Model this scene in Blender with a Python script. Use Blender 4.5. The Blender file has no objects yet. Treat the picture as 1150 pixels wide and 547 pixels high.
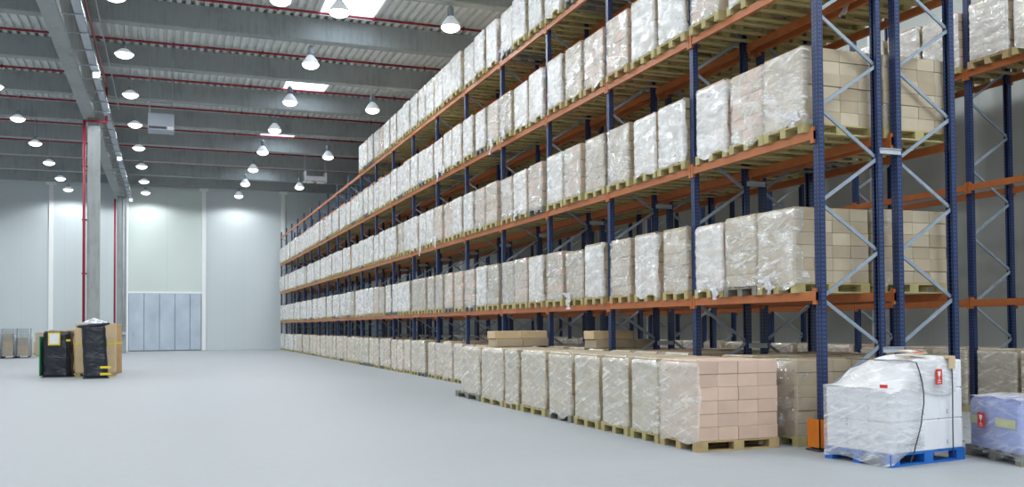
import bpy, math, random
from mathutils import Matrix, Vector
R = random.Random(7)
sc = bpy.context.scene
COL = sc.collection

# ------------------------------------------------------------------ mesh helpers
class MB:
    def __init__(s): s.v = []; s.f = []; s.m = []; s.sm = []
    def add(s, vs, fs, mi=0, smooth=False):
        b = len(s.v); s.v += [tuple(p) for p in vs]
        for f in fs: s.f.append(tuple(b + i for i in f)); s.m.append(mi); s.sm.append(smooth)
    def box(s, x0, x1, y0, y1, z0, z1, mi=0):
        s.add([(x0,y0,z0),(x1,y0,z0),(x1,y1,z0),(x0,y1,z0),(x0,y0,z1),(x1,y0,z1),(x1,y1,z1),(x0,y1,z1)],
              [(0,3,2,1),(4,5,6,7),(0,1,5,4),(1,2,6,5),(2,3,7,6),(3,0,4,7)], mi)
    def bbox(s, x0, x1, y0, y1, z0, z1, b=.006, mi=0, top_b=True):
        """box with chamfered vertical and horizontal edges"""
        vs = []; fs = []
        rings = [(z0, b), (z0 + b, 0), (z1 - b, 0), (z1, b)]
        for z, i in rings:
            o = b
            X0, X1, Y0, Y1 = x0 + i, x1 - i, y0 + i, y1 - i
            vs += [(X0+o,Y0,z),(X1-o,Y0,z),(X1,Y0+o,z),(X1,Y1-o,z),(X1-o,Y1,z),(X0+o,Y1,z),(X0,Y1-o,z),(X0,Y0+o,z)]
        for r in range(3):
            for k in range(8):
                a = r*8+k; c = r*8+(k+1) % 8
                fs.append((a, c, c+8, a+8))
        fs.append(tuple(range(7, -1, -1))); fs.append(tuple(range(24, 32)))
        s.add(vs, fs, mi)
    def bar(s, p, q, w, h=None, mi=0, up=(0,0,1)):
        h = h or w; p = Vector(p); q = Vector(q); d = (q-p).normalized(); u = Vector(up)
        if abs(d.dot(u)) > .98: u = Vector((1,0,0))
        a = d.cross(u).normalized(); b = a.cross(d).normalized()
        vs = [c + a*i*w/2 + b*j*h/2 for c in (p, q) for i, j in ((-1,-1),(1,-1),(1,1),(-1,1))]
        s.add(vs, [(0,1,2,3),(7,6,5,4),(0,4,5,1),(1,5,6,2),(2,6,7,3),(3,7,4,0)], mi)
    def tube(s, pts, r, n=8, mi=0, caps=True):
        pts = [Vector(p) for p in pts]; vs = []; fs = []
        for i, p in enumerate(pts):
            d = (pts[min(i+1, len(pts)-1)] - pts[max(i-1, 0)]).normalized()
            u = Vector((0,0,1)) if abs(d.z) < .9 else Vector((1,0,0))
            a = d.cross(u).normalized(); b = a.cross(d).normalized()
            rr = r[i] if isinstance(r, (list, tuple)) else r
            vs += [p + (a*math.cos(2*math.pi*k/n) + b*math.sin(2*math.pi*k/n))*rr for k in range(n)]
        for i in range(len(pts)-1):
            for k in range(n):
                fs.append((i*n+k, i*n+(k+1) % n, (i+1)*n+(k+1) % n, (i+1)*n+k))
        if caps: fs.append(tuple(range(n-1, -1, -1))); fs.append(tuple(range((len(pts)-1)*n, len(pts)*n)))
        s.add(vs, fs, mi, True)
    def lathe(s, prof, n=20, c=(0,0,0), mi=0):
        vs = []; fs = []
        for r, z in prof:
            vs += [(c[0]+r*math.cos(2*math.pi*k/n), c[1]+r*math.sin(2*math.pi*k/n), c[2]+z) for k in range(n)]
        for i in range(len(prof)-1):
            for k in range(n): fs.append((i*n+k, i*n+(k+1) % n, (i+1)*n+(k+1) % n, (i+1)*n+k))
        s.add(vs, fs, mi, True)
    def grid(s, P, nu, nv, fn, mi=0, smooth=True):
        vs = [fn(i/(nu-1), j/(nv-1)) for j in range(nv) for i in range(nu)]
        fs = [(j*nu+i, j*nu+i+1, (j+1)*nu+i+1, (j+1)*nu+i) for j in range(nv-1) for i in range(nu-1)]
        s.add(vs, fs, mi, smooth)
    def mesh(s, name, mats):
        me = bpy.data.meshes.new(name); me.from_pydata(s.v, [], s.f)
        for m in (mats if isinstance(mats, (list, tuple)) else [mats]): me.materials.append(m)
        me.polygons.foreach_set('material_index', s.m); me.polygons.foreach_set('use_smooth', s.sm)
        me.update(); return me

def link(name, data, parent=None, loc=(0,0,0), rz=0):
    o = bpy.data.objects.new(name, data); COL.objects.link(o)
    o.location = loc; o.rotation_euler = (0,0,rz)
    if parent: o.parent = parent
    return o
def obj(name, mb, mats, parent=None, loc=(0,0,0), rz=0):
    return link(name, mb.mesh(name, mats), parent, loc, rz)
def tag(o, label, cat, group=None, kind=None):
    o['label'] = label; o['category'] = cat
    if group: o['group'] = group
    if kind: o['kind'] = kind
    return o
def thing(name, label, cat, loc=(0,0,0), rz=0, group=None):
    return tag(link(name, None, None, loc, rz), label, cat, group)
def struct(name, mb, mats, label=None):
    o = obj(name, mb, mats); o['kind'] = 'structure'
    if label: o['label'] = label
    return o
ORD = 'first second third fourth fifth sixth seventh eighth ninth tenth eleventh twelfth thirteenth fourteenth fifteenth sixteenth seventeenth eighteenth nineteenth twentieth'.split()

# ------------------------------------------------------------------ materials
class NT:
    def __init__(s, name):
        s.m = bpy.data.materials.new(name); s.m.use_nodes = True; s.t = s.m.node_tree
        s.b = s.t.nodes['Principled BSDF']; s.o = s.t.nodes['Material Output']
    def n(s, typ, **kw):
        x = s.t.nodes.new('ShaderNode' + typ)
        for k, v in kw.items():
            if k.startswith('i_'):
                key = k[2:]; x.inputs[int(key) if key.isdigit() else key.replace('_', ' ')].default_value = v
            else: setattr(x, k, v)
        return x
    def l(s, a, b): s.t.links.new(a, b)
    def coord(s, scale=(1,1,1), kind='Object', rnd=False, rot=0):
        tc = s.n('TexCoord'); mp = s.n('Mapping'); mp.inputs['Scale'].default_value = scale
        if rot:
            r0 = s.n('VectorRotate', rotation_type='AXIS_ANGLE'); r0.inputs['Axis'].default_value = (1, -.6, 0); r0.inputs['Angle'].default_value = rot
            s.l(tc.outputs[kind], r0.inputs[0]); s.l(r0.outputs[0], mp.inputs['Vector'])
        if not rot: s.l(tc.outputs[kind], mp.inputs['Vector'])
        if rnd:
            oi = s.n('ObjectInfo'); mu = s.n('VectorMath', operation='SCALE'); mu.inputs[0].default_value = (37, 53, 71)
            s.l(oi.outputs['Random'], mu.inputs['Scale']); s.l(mu.outputs[0], mp.inputs['Location'])
        return mp.outputs[0]
    def noise(s, vec, scale, detail=3, rough=.55, dist=0):
        x = s.n('TexNoise'); x.inputs['Scale'].default_value = scale; x.inputs['Detail'].default_value = detail
        x.inputs['Roughness'].default_value = rough; x.inputs['Distortion'].default_value = dist
        s.l(vec, x.inputs['Vector']); return x.outputs['Fac']
    def ramp(s, fac, stops):
        x = s.n('ValToRGB'); e = x.color_ramp.elements
        while len(e) < len(stops): e.new(.5)
        for k, (p, c) in enumerate(stops):
            e[k].position = p; e[k].color = (c, c, c, 1) if isinstance(c, (int, float)) else tuple(c) + (1,)
        s.l(fac, x.inputs[0]); return x.outputs[0]
    def math(s, op, a, b=None, c=None):
        x = s.n('Math', operation=op)
        for i, v in enumerate((a, b, c)):
            if v is None: continue
            if isinstance(v, (int, float)): x.inputs[i].default_value = v
            else: s.l(v, x.inputs[i])
        return x.outputs[0]
    def bump(s, h, strength=.3, dist=.02):
        x = s.n('Bump'); x.inputs['Strength'].default_value = strength; x.inputs['Distance'].default_value = dist
        s.l(h, x.inputs['Height']); s.l(x.outputs[0], s.b.inputs['Normal']); return x.outputs[0]
    def col(s, c): s.b.inputs['Base Color'].default_value = tuple(c) + (1,)
    def set(s, rough=.5, metal=0, spec=.5):
        s.b.inputs['Roughness'].default_value = rough; s.b.inputs['Metallic'].default_value = metal
        s.b.inputs['Specular IOR Level'].default_value = spec

def mottled(name, c0, c1, scale=3, rough=.6, metal=0, bump=0, stretch=(1,1,1), rnd=False, spec=.5, detail=4):
    m = NT(name); v = m.coord(stretch, rnd=rnd); f = m.noise(v, scale, detail)
    m.l(m.ramp(f, [(.3, c0), (.7, c1)]), m.b.inputs['Base Color']); m.set(rough, metal, spec)
    if bump: m.bump(f, bump, .01)
    return m.m

def mat_floor():
    m = NT('polished_concrete'); v = m.coord()
    a = m.noise(v, .35, 5, .6); b = m.noise(v, 6, 4)
    c = m.math('ADD', m.math('MULTIPLY', a, .7), m.math('MULTIPLY', b, .3))
    m.l(m.ramp(c, [(.3, (.355,.375,.398)), (.7, (.405,.425,.448))]), m.b.inputs['Base Color'])
    m.set(.5, 0, .22); m.l(m.ramp(a, [(.3, .5), (.7, .65)]), m.b.inputs['Roughness'])
    m.bump(b, .04, .01); return m.m
def mat_wallpanel(name, c, gap=1.2, axis=0):
    m = NT(name); v = m.coord(); s = m.n('SeparateXYZ'); m.l(v, s.inputs[0])
    fr = m.math('FRACT', m.math('DIVIDE', s.outputs[axis], gap))
    ln = m.math('LESS_THAN', fr, .012)
    a = m.noise(v, .25, 3)
    base = m.ramp(a, [(.3, [k*.95 for k in c]), (.7, c)])
    mx = m.n('Mix', data_type='RGBA'); m.l(m.math('MULTIPLY', ln, .28), mx.inputs[0]); m.l(base, mx.inputs[6])
    mx.inputs[7].default_value = tuple(k*.6 for k in c) + (1,)
    m.l(mx.outputs[2], m.b.inputs['Base Color']); m.set(.5, 0, .35); return m.m
def mat_concrete(name, c):
    m = NT(name); v = m.coord((1,1,1)); a = m.noise(v, .8, 6, .65); b = m.noise(m.coord((3,3,.4)), 3, 4)
    f = m.math('ADD', m.math('MULTIPLY', a, .6), m.math('MULTIPLY', b, .4))
    m.l(m.ramp(f, [(.32, [k*.72 for k in c]), (.5, c), (.68, [k*1.12 for k in c])]), m.b.inputs['Base Color'])
    m.set(.8, 0, .3); m.bump(a, .15, .01); return m.m
def mat_carton(name, c, tape=True):
    m = NT(name); v = m.coord(rnd=True); a = m.noise(v, 2.2, 3); b = m.noise(m.coord((1,1,6)), 40, 2)
    r = m.ramp(a, [(.3, [k*.88 for k in c]), (.7, [k*1.06 for k in c])])
    oi = m.n('ObjectInfo'); h = m.n('HueSaturation'); m.l(r, h.inputs['Color'])
    m.l(m.math('ADD', m.math('MULTIPLY', oi.outputs['Random'], .16), .92), h.inputs['Value'])
    m.l(h.outputs[0], m.b.inputs['Base Color']); m.set(.7, 0, .3); m.bump(b, .08, .003); return m.m
def mat_film(name, lo=.35, hi=.85, tint=(.86,.845,.815), glint=.9, bump=.55):
    """stretch film: clear where one layer, milky where layers overlap and where glare is painted in, finely creased and glossy"""
    m = NT(name)
    a = m.noise(m.coord((1.6, 1.6, 4), rnd=True), 2.4, 4, .6, .6)
    w = m.noise(m.coord((3, 3, 14), rnd=True), 2.2, 4, .6, 1.2)
    k = m.noise(m.coord((1, 1, 1.6), rnd=True), 6, 4, .6, 1.5)
    s1 = m.noise(m.coord((1.3, 1.3, 15), rnd=True, rot=.42), 1.6, 3, .55, .5); s2 = m.noise(m.coord((1.6, 1.6, 18), rnd=True, rot=-.30), 1.5, 3, .55, .4)
    st = m.math('MAXIMUM', m.ramp(s1, [(.53, 0), (.66, 1)]), m.ramp(s2, [(.56, 0), (.68, .9)]))
    st = m.math('MULTIPLY', st, m.ramp(a, [(.38, .25), (.58, 1)]))
    alpha = m.math('ADD', m.math('MULTIPLY', m.ramp(a, [(.3, .8), (.7, 1.2)]), lo), m.math('MULTIPLY', st, hi-lo))
    df = m.n('BsdfDiffuse'); df.inputs[0].default_value = tuple(tint) + (1,)
    cr = m.ramp(k, [(.42, 0), (.50, .7), (.62, 1)])
    hgt = m.math('ADD', m.math('MULTIPLY', w, .7), m.math('MULTIPLY', cr, .35))
    bp = m.n('Bump'); bp.inputs['Strength'].default_value = min(1, bump*1.3); bp.inputs['Distance'].default_value = .03; m.l(hgt, bp.inputs['Height'])
    gl = m.n('BsdfGlossy'); gl.inputs['Roughness'].default_value = .2; gl.inputs['Color'].default_value = (.95,.97,1,1); m.l(bp.outputs[0], gl.inputs['Normal'])
    tr = m.n('BsdfTransparent'); mx = m.n('MixShader')
    m.l(alpha, mx.inputs[0]); m.l(tr.outputs[0], mx.inputs[1]); m.l(df.outputs[0], mx.inputs[2])
    fr = m.n('Fresnel'); fr.inputs[0].default_value = 1.5; m.l(bp.outputs[0], fr.inputs['Normal'])
    msk = m.ramp(m.noise(m.coord((1, 1, 1.5), rnd=True), 3.2, 3, .6, 1.0), [(.44, .12), (.60, 1)])
    g = m.math('MULTIPLY', m.math('MULTIPLY', fr.outputs[0], msk), glint*.8)
    m2 = m.n('MixShader'); m.l(g, m2.inputs[0]); m.l(mx.outputs[0], m2.inputs[1]); m.l(gl.outputs[0], m2.inputs[2]); m.l(m2.outputs[0], m.o.inputs[0])
    return m.m
def mat_post():
    m = NT('blue_steel_perforated'); v = m.coord(); s = m.n('SeparateXYZ'); m.l(v, s.inputs[0])
    fz = m.math('FRACT', m.math('DIVIDE', s.outputs[2], .05)); inz = m.math('COMPARE', fz, .5, .17)
    ay = m.math('ABSOLUTE', s.outputs[1]); iny = m.math('COMPARE', ay, .026, .007)
    nx = m.n('NewGeometry'); sx = m.n('SeparateXYZ'); m.l(nx.outputs['True Normal'], sx.inputs[0])
    facx = m.math('GREATER_THAN', m.math('ABSOLUTE', sx.outputs[0]), .5)
    fr = m.math('MULTIPLY', iny, facx)
    facy = m.math('GREATER_THAN', m.math('ABSOLUTE', sx.outputs[1]), .5)
    sd = m.math('MULTIPLY', m.math('COMPARE', m.math('ABSOLUTE', s.outputs[0]), .012, .006), facy)
    d = m.math('MULTIPLY', inz, m.math('MAXIMUM', fr, sd))
    a = m.noise(v, 4, 3)
    base = m.ramp(a, [(.3, (.009,.021,.085)), (.7, (.014,.033,.118))])
    mx = m.n('Mix', data_type='RGBA'); m.l(d, mx.inputs[0]); m.l(base, mx.inputs[6]); mx.inputs[7].default_value = (.09,.13,.22,1)
    m.l(mx.outputs[2], m.b.inputs['Base Color']); m.set(.38, 0, .5); return m.m
def emis(name, c, st):
    m = NT(name); m.b.inputs['Base Color'].default_value = (.9,.9,.9,1)
    m.b.inputs['Emission Color'].default_value = tuple(c) + (1,); m.b.inputs['Emission Strength'].default_value = st; return m.m

M = {}
M['floor'] = mat_floor()
M['wall'] = mat_wallpanel('pale_panel_wall', (.64,.70,.73))
M['wall_side'] = mat_wallpanel('side_panel_wall', (.56,.61,.61), 1.2, 1)
M['trim'] = mottled('white_wall_trim', (.88,.90,.92), (.92,.94,.96), 2, .4)
M['concrete'] = mat_concrete('precast_concrete', (.36,.39,.395))
M['deck'] = mottled('galvanised_deck', (.66,.69,.68), (.76,.79,.78), 1.5, .5, .0)
M['door'] = mottled('galvanised_door', (.46,.54,.64), (.62,.70,.80), .9, .38, .25, 0, (1,1,.6))
M['doorline'] = mottled('door_joint', (.2,.24,.28), (.24,.28,.32), 3, .5)
M['redpipe'] = mottled('red_painted_pipe', (.26,.012,.032), (.32,.018,.04), 3, .4)
M['galv'] = mottled('galvanised_steel', (.36,.40,.44), (.50,.54,.58), 8, .35, .5, rnd=True)
M['tray'] = mottled('galvanised_tray', (.42,.47,.52), (.52,.57,.62), 3, .65, 0)
M['blue'] = mat_post()
M['brace'] = mottled('zinc_brace', (.24,.29,.36), (.33,.39,.46), 8, .4, .1)
M['orange'] = mottled('orange_beam_paint', (.42,.125,.035), (.50,.16,.05), 5, .42, 0, .02, (1,1,1))
M['guard'] = mottled('orange_guard_paint', (.66,.17,.01), (.78,.23,.02), 6, .45)
M['woods'] = [mottled('pallet_pine', (.40,.34,.15), (.52,.45,.22), 6, .75, 0, .1, (1,1,1), True),
              mottled('pallet_grey_wood', (.16,.16,.14), (.28,.27,.22), 6, .8, 0, .1, (1,1,1), True),
              mottled('pallet_brown_wood', (.40,.29,.14), (.54,.40,.20), 6, .78, 0, .1, (1,1,1), True)]
M['cartons'] = [mat_carton('carton_tan', (.47,.385,.275)), mat_carton('carton_pale', (.53,.45,.335)), mat_carton('carton_rose', (.68,.50,.40))]
M['film'] = mat_film('stretch_film', .22, .80, glint=.6, bump=.4)
M['film_floor'] = mat_film('stretch_film_floor_loads', .42, .90, (.93,.89,.81), .34, .2)
M['film_thin'] = mat_film('stretch_film_thin', .02, .22)
M['film_glare'] = mat_film('stretch_film_glare', .60, .97, (.93,.925,.915), .62, .4)  # whiter film for upper and far loads, lamp glare painted into its colour
M['film_tail'] = mat_film('film_tail', .5, .9, (.86,.87,.92))
M['white_box'] = mottled('white_carton', (.84,.85,.89), (.88,.89,.93), 4, .5)
M['blue_wood'] = mottled('blue_pallet_paint', (.012,.13,.50), (.02,.18,.62), 5, .5, 0, .05)
M['black_film'] = NT('black_film')
m = M['black_film']; m.col((.012,.016,.026)); m.set(.28, 0, .6); m.bump(m.noise(m.coord((1,1,2)), 3, 2, .5, 1.0), .6, .06); M['black_film'] = m.m
M['kraft'] = mottled('kraft_board', (.46,.30,.15), (.55,.37,.20), 3, .7)
M['kraft_light'] = mottled('kraft_board_light', (.60,.44,.26), (.68,.52,.33), 3, .7)
M['yellow'] = mottled('yellow_strap', (.75,.60,.02), (.8,.66,.04), 5, .5)
M['green'] = mottled('green_edge', (.03,.28,.13), (.04,.34,.17), 5, .5)
M['red'] = mottled('red_label', (.65,.03,.03), (.72,.05,.04), 5, .5)
M['white'] = mottled('white_paper', (.78,.79,.82), (.84,.85,.88), 5, .5)
M['strap'] = mottled('black_strap', (.02,.025,.03), (.04,.045,.05), 5, .45)
M['dark'] = mottled('dark_plastic', (.05,.055,.06), (.08,.085,.09), 5, .5)
M['lavender'] = mottled('lavender_sacks', (.33,.39,.74), (.52,.57,.84), 3, .45, 0, .2)
M['unit'] = mottled('unit_enamel', (.40,.44,.52), (.44,.48,.55), 2, .7)
M['housing'] = mottled('lamp_housing', (.30,.34,.38), (.38,.42,.46), 4, .4, .4)
M['lens'] = emis('lamp_lens', (1, .98, .95), 14)
M['glowglass'] = emis('lit_prismatic_glass', (.8,.9,1), .9)
M['spotlens'] = emis('spot_lens', (.85, .93, 1), 6)

# ------------------------------------------------------------------ camera (fitted to the photograph)
f, yaw, pt, ro, cy, CH = 1027.95, .3608, .0252, -.0073, 339.64, 1.4845
Rv = Vector((math.cos(yaw), -math.sin(yaw), 0)); F0 = Vector((math.sin(yaw), math.cos(yaw), 0)); Zv = Vector((0,0,1))
Fv = F0*math.cos(pt) + Zv*math.sin(pt); Uv = -F0*math.sin(pt) + Zv*math.cos(pt)
c, s = math.cos(ro), math.sin(ro)
R2 = Rv*c + Uv*s; U2 = Uv*c - Rv*s
cam = bpy.data.cameras.new('camera'); co = link('camera', cam); sc.camera = co
mw = Matrix((R2, U2, -Fv)).transposed().to_4x4(); mw.translation = Vector((0,0,CH)); co.matrix_world = mw
cam.sensor_fit = 'HORIZONTAL'; cam.sensor_width = 36; cam.lens = f/1150*36; cam.shift_y = (cy-273.5)/1150
cam.clip_end = 300; cam.clip_start = .05

def inview(x, y, z, mx=30):
    p = Vector((x, y, z-CH)); d = p.dot(Fv)
    if d < .5: return False
    px = 575 + f*p.dot(R2)/d; py = cy - f*p.dot(U2)/d
    return -mx < px < 1150+mx and -mx < py < 547+mx

# ------------------------------------------------------------------ shell
XL, XR, YN, YF, DK, BB = -22.0, 14.6, -12.0, 63.4, 11.42, 10.68
b = MB(); b.box(XL-.3, XR+.3, YN-.3, YF+.3, -.2, 0); struct('floor', b, M['floor'])
b = MB(); b.box(XL-.3, XR+.3, YF, YF+.25, 0, 12.3); struct('wall_far', b, M['wall'])
b = MB(); b.box(XL-.3, XR+.3, YN-.25, YN, 0, 12.3); struct('wall_near', b, M['wall'])
b = MB(); b.box(XL-.25, XL, YN, YF, 0, 12.3); struct('wall_left', b, M['wall_side'])
b = MB(); b.box(XR, XR+.25, YN, YF, 0, 12.3); struct('wall_right', b, M['wall_side'])

S = 4.9; BEAMS = [29.55 + S*k for k in range(-8, 7)]          # -9.65 .. 58.95
SKY = [(4.35, 6.05)]
# corrugated deck: ribs run along Y; a hole for each skylight
def deck_strip(b, x0, x1, y0, y1):
    P = .27; br = ((0,.0),(.13,.0),(.148,.10),(.252,.10),(.27,.0))
    def zz(x):
        t = x % P
        for (a, za), (c2, zc) in zip(br, br[1:]):
            if a <= t <= c2: return za + (zc-za)*(t-a)/(c2-a)
        return 0
    xs = [x0, x1]; k = math.floor(x0/P)
    while k*P < x1 + P:
        xs += [k*P+q for q in (0, .13, .148, .252) if x0 < k*P+q < x1]; k += 1
    pts = [(x, zz(x)) for x in sorted(xs)]
    vs = []; fs = []
    for x, z in pts: vs += [(x, y0, DK+z), (x, y1, DK+z)]
    for i in range(len(pts)-1): fs.append((2*i, 2*i+1, 2*i+3, 2*i+2))
    b.add(vs, fs)
holes = []
for k, yb in enumerate(BEAMS[:-1]):
    if (k % 2) == 1 and yb > 10: holes.append((yb+.25, yb+S-.15))
# bays with daylight: the one in front of beams at y=29.55 and 39.35 ... (every second bay)
holes = [(yb - S + .40, yb - .45) for yb in (19.75, 29.55, 39.35, 49.15, 58.95)]
b = MB()
SX0, SX1 = 4.50, 6.20
deck_strip(b, XL, SX0, YN, YF); deck_strip(b, SX1, XR, YN, YF)
y = YN
for (a0, a1) in holes:
    deck_strip(b, SX0, SX1, y, a0); y = a1
deck_strip(b, SX0, SX1, y, YF)
struct('ceiling', b, M['deck'])
M['pane'] = NT('skylight_pane'); m = M['pane']
tb = m.n('BsdfTranslucent'); tb.inputs[0].default_value = (.95,.97,1,1); tp = m.n('BsdfTransparent'); tp.inputs[0].default_value = (.97,.99,1,1)
mx = m.n('MixShader'); mx.inputs[0].default_value = .45; m.l(tp.outputs[0], mx.inputs[1]); m.l(tb.outputs[0], mx.inputs[2]); m.l(mx.outputs[0], m.o.inputs[0]); M['pane'] = m.m
for i, (a0, a1) in enumerate(holes):
    b = MB(); b.box(SX0-.04, SX1+.04, a0-.04, a1+.04, DK+.30, DK+.31)
    w = struct('window_%d' % (i+1), b, M['pane'])
    fr = MB()
    for q in ((SX0-.06, SX0, a0-.06, a1+.06), (SX1, SX1+.06, a0-.06, a1+.06), (SX0, SX1, a0-.06, a0), (SX0, SX1, a1, a1+.06)):
        fr.box(q[0], q[1], q[2], q[3], DK-.02, DK+.31)
    for j in range(1, 4):
        yy = a0 + (a1-a0)*j/4; fr.box(SX0, SX1, yy-.015, yy+.015, DK+.24, DK+.29)
    obj('window_frame', fr, M['trim'], w)

# precast roof beams, T section with a wider foot
for i, yb in enumerate(BEAMS):
    b = MB()
    pr = [(-.14,BB),(.14,BB),(.18,BB+.04),(.18,BB+.16),(.10,BB+.24),(.10,BB+.5),(.22,BB+.6),(.22,DK),(-.22,DK),(-.22,BB+.6),(-.10,BB+.5),(-.10,BB+.24),(-.18,BB+.16),(-.18,BB+.04)]
    pr = [(-.16,BB),(.16,BB),(.19,BB+.03),(.19,DK),(-.19,DK),(-.19,BB+.03)]
    n = len(pr); vs = [(XL, yb+.19+p[0], p[1]) for p in pr] + [(XR, yb+.19+p[0], p[1]) for p in pr]
    b.add(vs, [(k, k+n, (k+1) % n+n, (k+1) % n) for k in range(n)] + [tuple(range(n)), tuple(range(2*n-1, n-1, -1))])
    struct('ceiling_beam', b, M['concrete'])
b = MB(); b.box(XL, XR, YF-.4, YF-.02, BB, DK); struct('ceiling_beam', b, M['concrete'])

# girder on columns
GX0, GX1 = -2.97, -2.52
b = MB(); pr = [(GX0+.03,9.38),(GX1-.03,9.38),(GX1,9.42),(GX1,10.66),(GX0,10.66),(GX0,9.42)]; n = len(pr)
b.add([(p[0], YN, p[1]) for p in pr] + [(p[0], YF-.42, p[1]) for p in pr], [(k, (k+1) % n, (k+1) % n+n, k+n) for k in range(n)] + [tuple(range(n-1,-1,-1)), tuple(range(n, 2*n))])
struct('ceiling_girder', b, M['concrete'])
def column(x0, x1, y0, y1, h):
    b = MB(); b.bbox(x0, x1, y0, y1, 0, h, .02)
    return struct('column', b, M['concrete'])
column(-2.80, -2.37, 37.5, 37.95, 9.38)
column(-2.80, -2.28, 59.3, 59.75, 9.38)
column(-2.80, -2.37, 15.4, 15.85, 9.38) if False else None

# far wall: vertical trims, sliding door with panels, conduit
for i, x in enumerate((-17.0, -11.9, -6.75, 2.28, 7.38)):
    b = MB(); b.bbox(x-.13, x+.13, YF-.10, YF, 0, BB-.15, .01); b.bbox(x-.28, x+.28, YF-.13, YF, BB-.22, BB-.02, .01)
    struct('trim_%d' % (i+1), b, M['trim'])
b = MB(); b.bbox(-2.42, -2.30, YF-.12, YF, 0, BB-.1, .01); b.box(-2.30, 2.15, YF-.07, YF, 3.72, 3.84)
struct('trim_6', b, M['trim'])
M['upper'] = mat_wallpanel('greenish_panel', (.66,.74,.71), 2.3)
b = MB(); b.box(-2.30, 2.15, YF-.05, YF, 3.84, BB-.1); struct('trim_7', b, M['upper'])
b = MB(); b.box(-2.30, 2.12, YF-.06, YF-.01, .03, 3.72); d = struct('door_1', b, M['doorline'])
for k in range(5):
    x0 = -2.28 + k*.93; x1 = min(x0+.90, 2.10); b = MB(); b.bbox(x0, x1, YF-.10, YF-.04, .05, 3.70, .015)
    obj('door_panel', b, M['door'], d)
b = MB(); b.bar((-2.0, YF-.14, 1.0), (-2.0, YF-.14, 1.25), .03); b.bar((-2.0, YF-.10, 1.02), (-2.0, YF-.15, 1.02), .025); b.bar((-2.0, YF-.10, 1.23), (-2.0, YF-.15, 1.23), .025)
obj('door_handle', b, M['galv'], d)
# right wall: vertical trims like downpipes
for i, y in enumerate((15.9, 26, 36, 46, 56)):
    b = MB(); b.bbox(XR-.12, XR, y-.12, y+.12, 0, BB-.2, .01); struct('trim_%d' % (8+i), b, M['trim'])

# pipes
for i, yb in enumerate(BEAMS[3:]):
    b = MB(); yy = yb - .80; b.tube([(XL+.05, yy, 11.33), (XR-.05, yy, 11.33)], .042, 8)
    x = XL + 1.2
    while x < XR: b.bar((x, yy, 11.33), (x, yy, DK-.005), .02); b.tube([(x-.03, yy, 11.33), (x+.03, yy, 11.33)], .07, 8); x += 3.0
    k = len(BEAMS)-3-i
    o = obj('sprinkler_pipe', b, M['redpipe'])
    tag(o, 'red sprinkler pipe crossing under the roof, %s one counted from the far wall' % ORD[k-1], 'pipe', 'red sprinkler pipes')
b = MB()
b.tube([(-2.1, YN, 10.6), (-2.1, 39.2, 10.6), (-2.1, 39.2, 10.0), (-2.1, 37.35, 9.95), (-2.1, 37.35, 9.2), (-2.86, 37.35, 9.2), (-2.86, 37.35, .3)], .05, 8) if False else None
b.tube([(-2.13, YN+.1, 10.55), (-2.13, 37.3, 10.55)], .04, 8); b.tube([(-2.13, 37.3, 10.59), (-2.13, 37.3, 9.2)], .045, 8)
b.tube([(-2.13, 37.3, 9.22), (-2.90, 37.3, 9.22)], .045, 8); b.tube([(-2.88, 37.3, 9.25), (-2.88, 37.3, .15)], .05, 8)
for z in (1.5, 3.5, 5.5, 7.5): b.box(-2.95, -2.78, 37.24, 37.52, z, z+.05)
tag(obj('riser_pipe', b, M['redpipe']), 'red pipe running down the left edge of the grey concrete column', 'pipe')
b = MB(); b.tube([(-2.90, 59.2, 9.2), (-2.90, 59.2, .1)], .055, 8)
tag(obj('riser_pipe', b, M['redpipe']), 'red pipe on the far column beside the metal door', 'pipe')
b = MB(); b.tube([(-1.85, YN, 10.5), (-1.85, 40.6, 10.5)], .022, 6)
tag(obj('conduit', b, M['tray']), 'thin pale conduit running under the roof beams toward the far wall', 'conduit')
b = MB(); b.tube([(-2.42, 59.22, 9.3), (-2.42, 59.22, 1.2)], .05, 6); b.box(-2.58, -2.26, 59.1, 59.28, 1.1, 1.28)
tag(obj('conduit', b, M['tray']), 'pale vertical conduit on the far column ending in a small box', 'conduit')
t = thing('cable_tray', 'long galvanised cable tray bracketed along the right side of the girder', 'cable tray', (0,0,9.45))
b = MB(); b.box(-2.22, -1.98, YN, 60.5, 0, .012); b.box(-2.22, -2.205, YN, 60.5, 0, .09); b.box(-1.995, -1.98, YN, 60.5, 0, .09)
obj('tray_channel', b, M['tray'], t)
b = MB(); b.bar((-2.51, 0, -.03), (-1.96, 0, -.03), .035); bk = b.mesh('bracket', M['galv'])
y = YN + .5
while y < 60.4: link('bracket', bk, t, (0, y, 0)); y += 1.6
# small spot lamps under the tray
for i, y in enumerate((30.7, 45.5, 60.0)):
    t = thing('emergency_lamp', 'small bright box lamp under the cable tray, %s' % ('nearest', 'middle one of three', 'farthest')[i] + (' of three' if i != 1 else ''), 'lamp', (-2.05, y, 9.2), 0, 'small lamps under the cable tray')
    b = MB(); b.bbox(-.12, .12, -.06, .06, .03, .2, .01); b.bar((0,0,.2), (0,0,.3), .02); obj('housing', b, M['housing'], t)
    b = MB(); b.bbox(-.09, .09, -.08, -.06, -.02, .15, .005); obj('lens', b, M['spotlens'], t)
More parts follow.
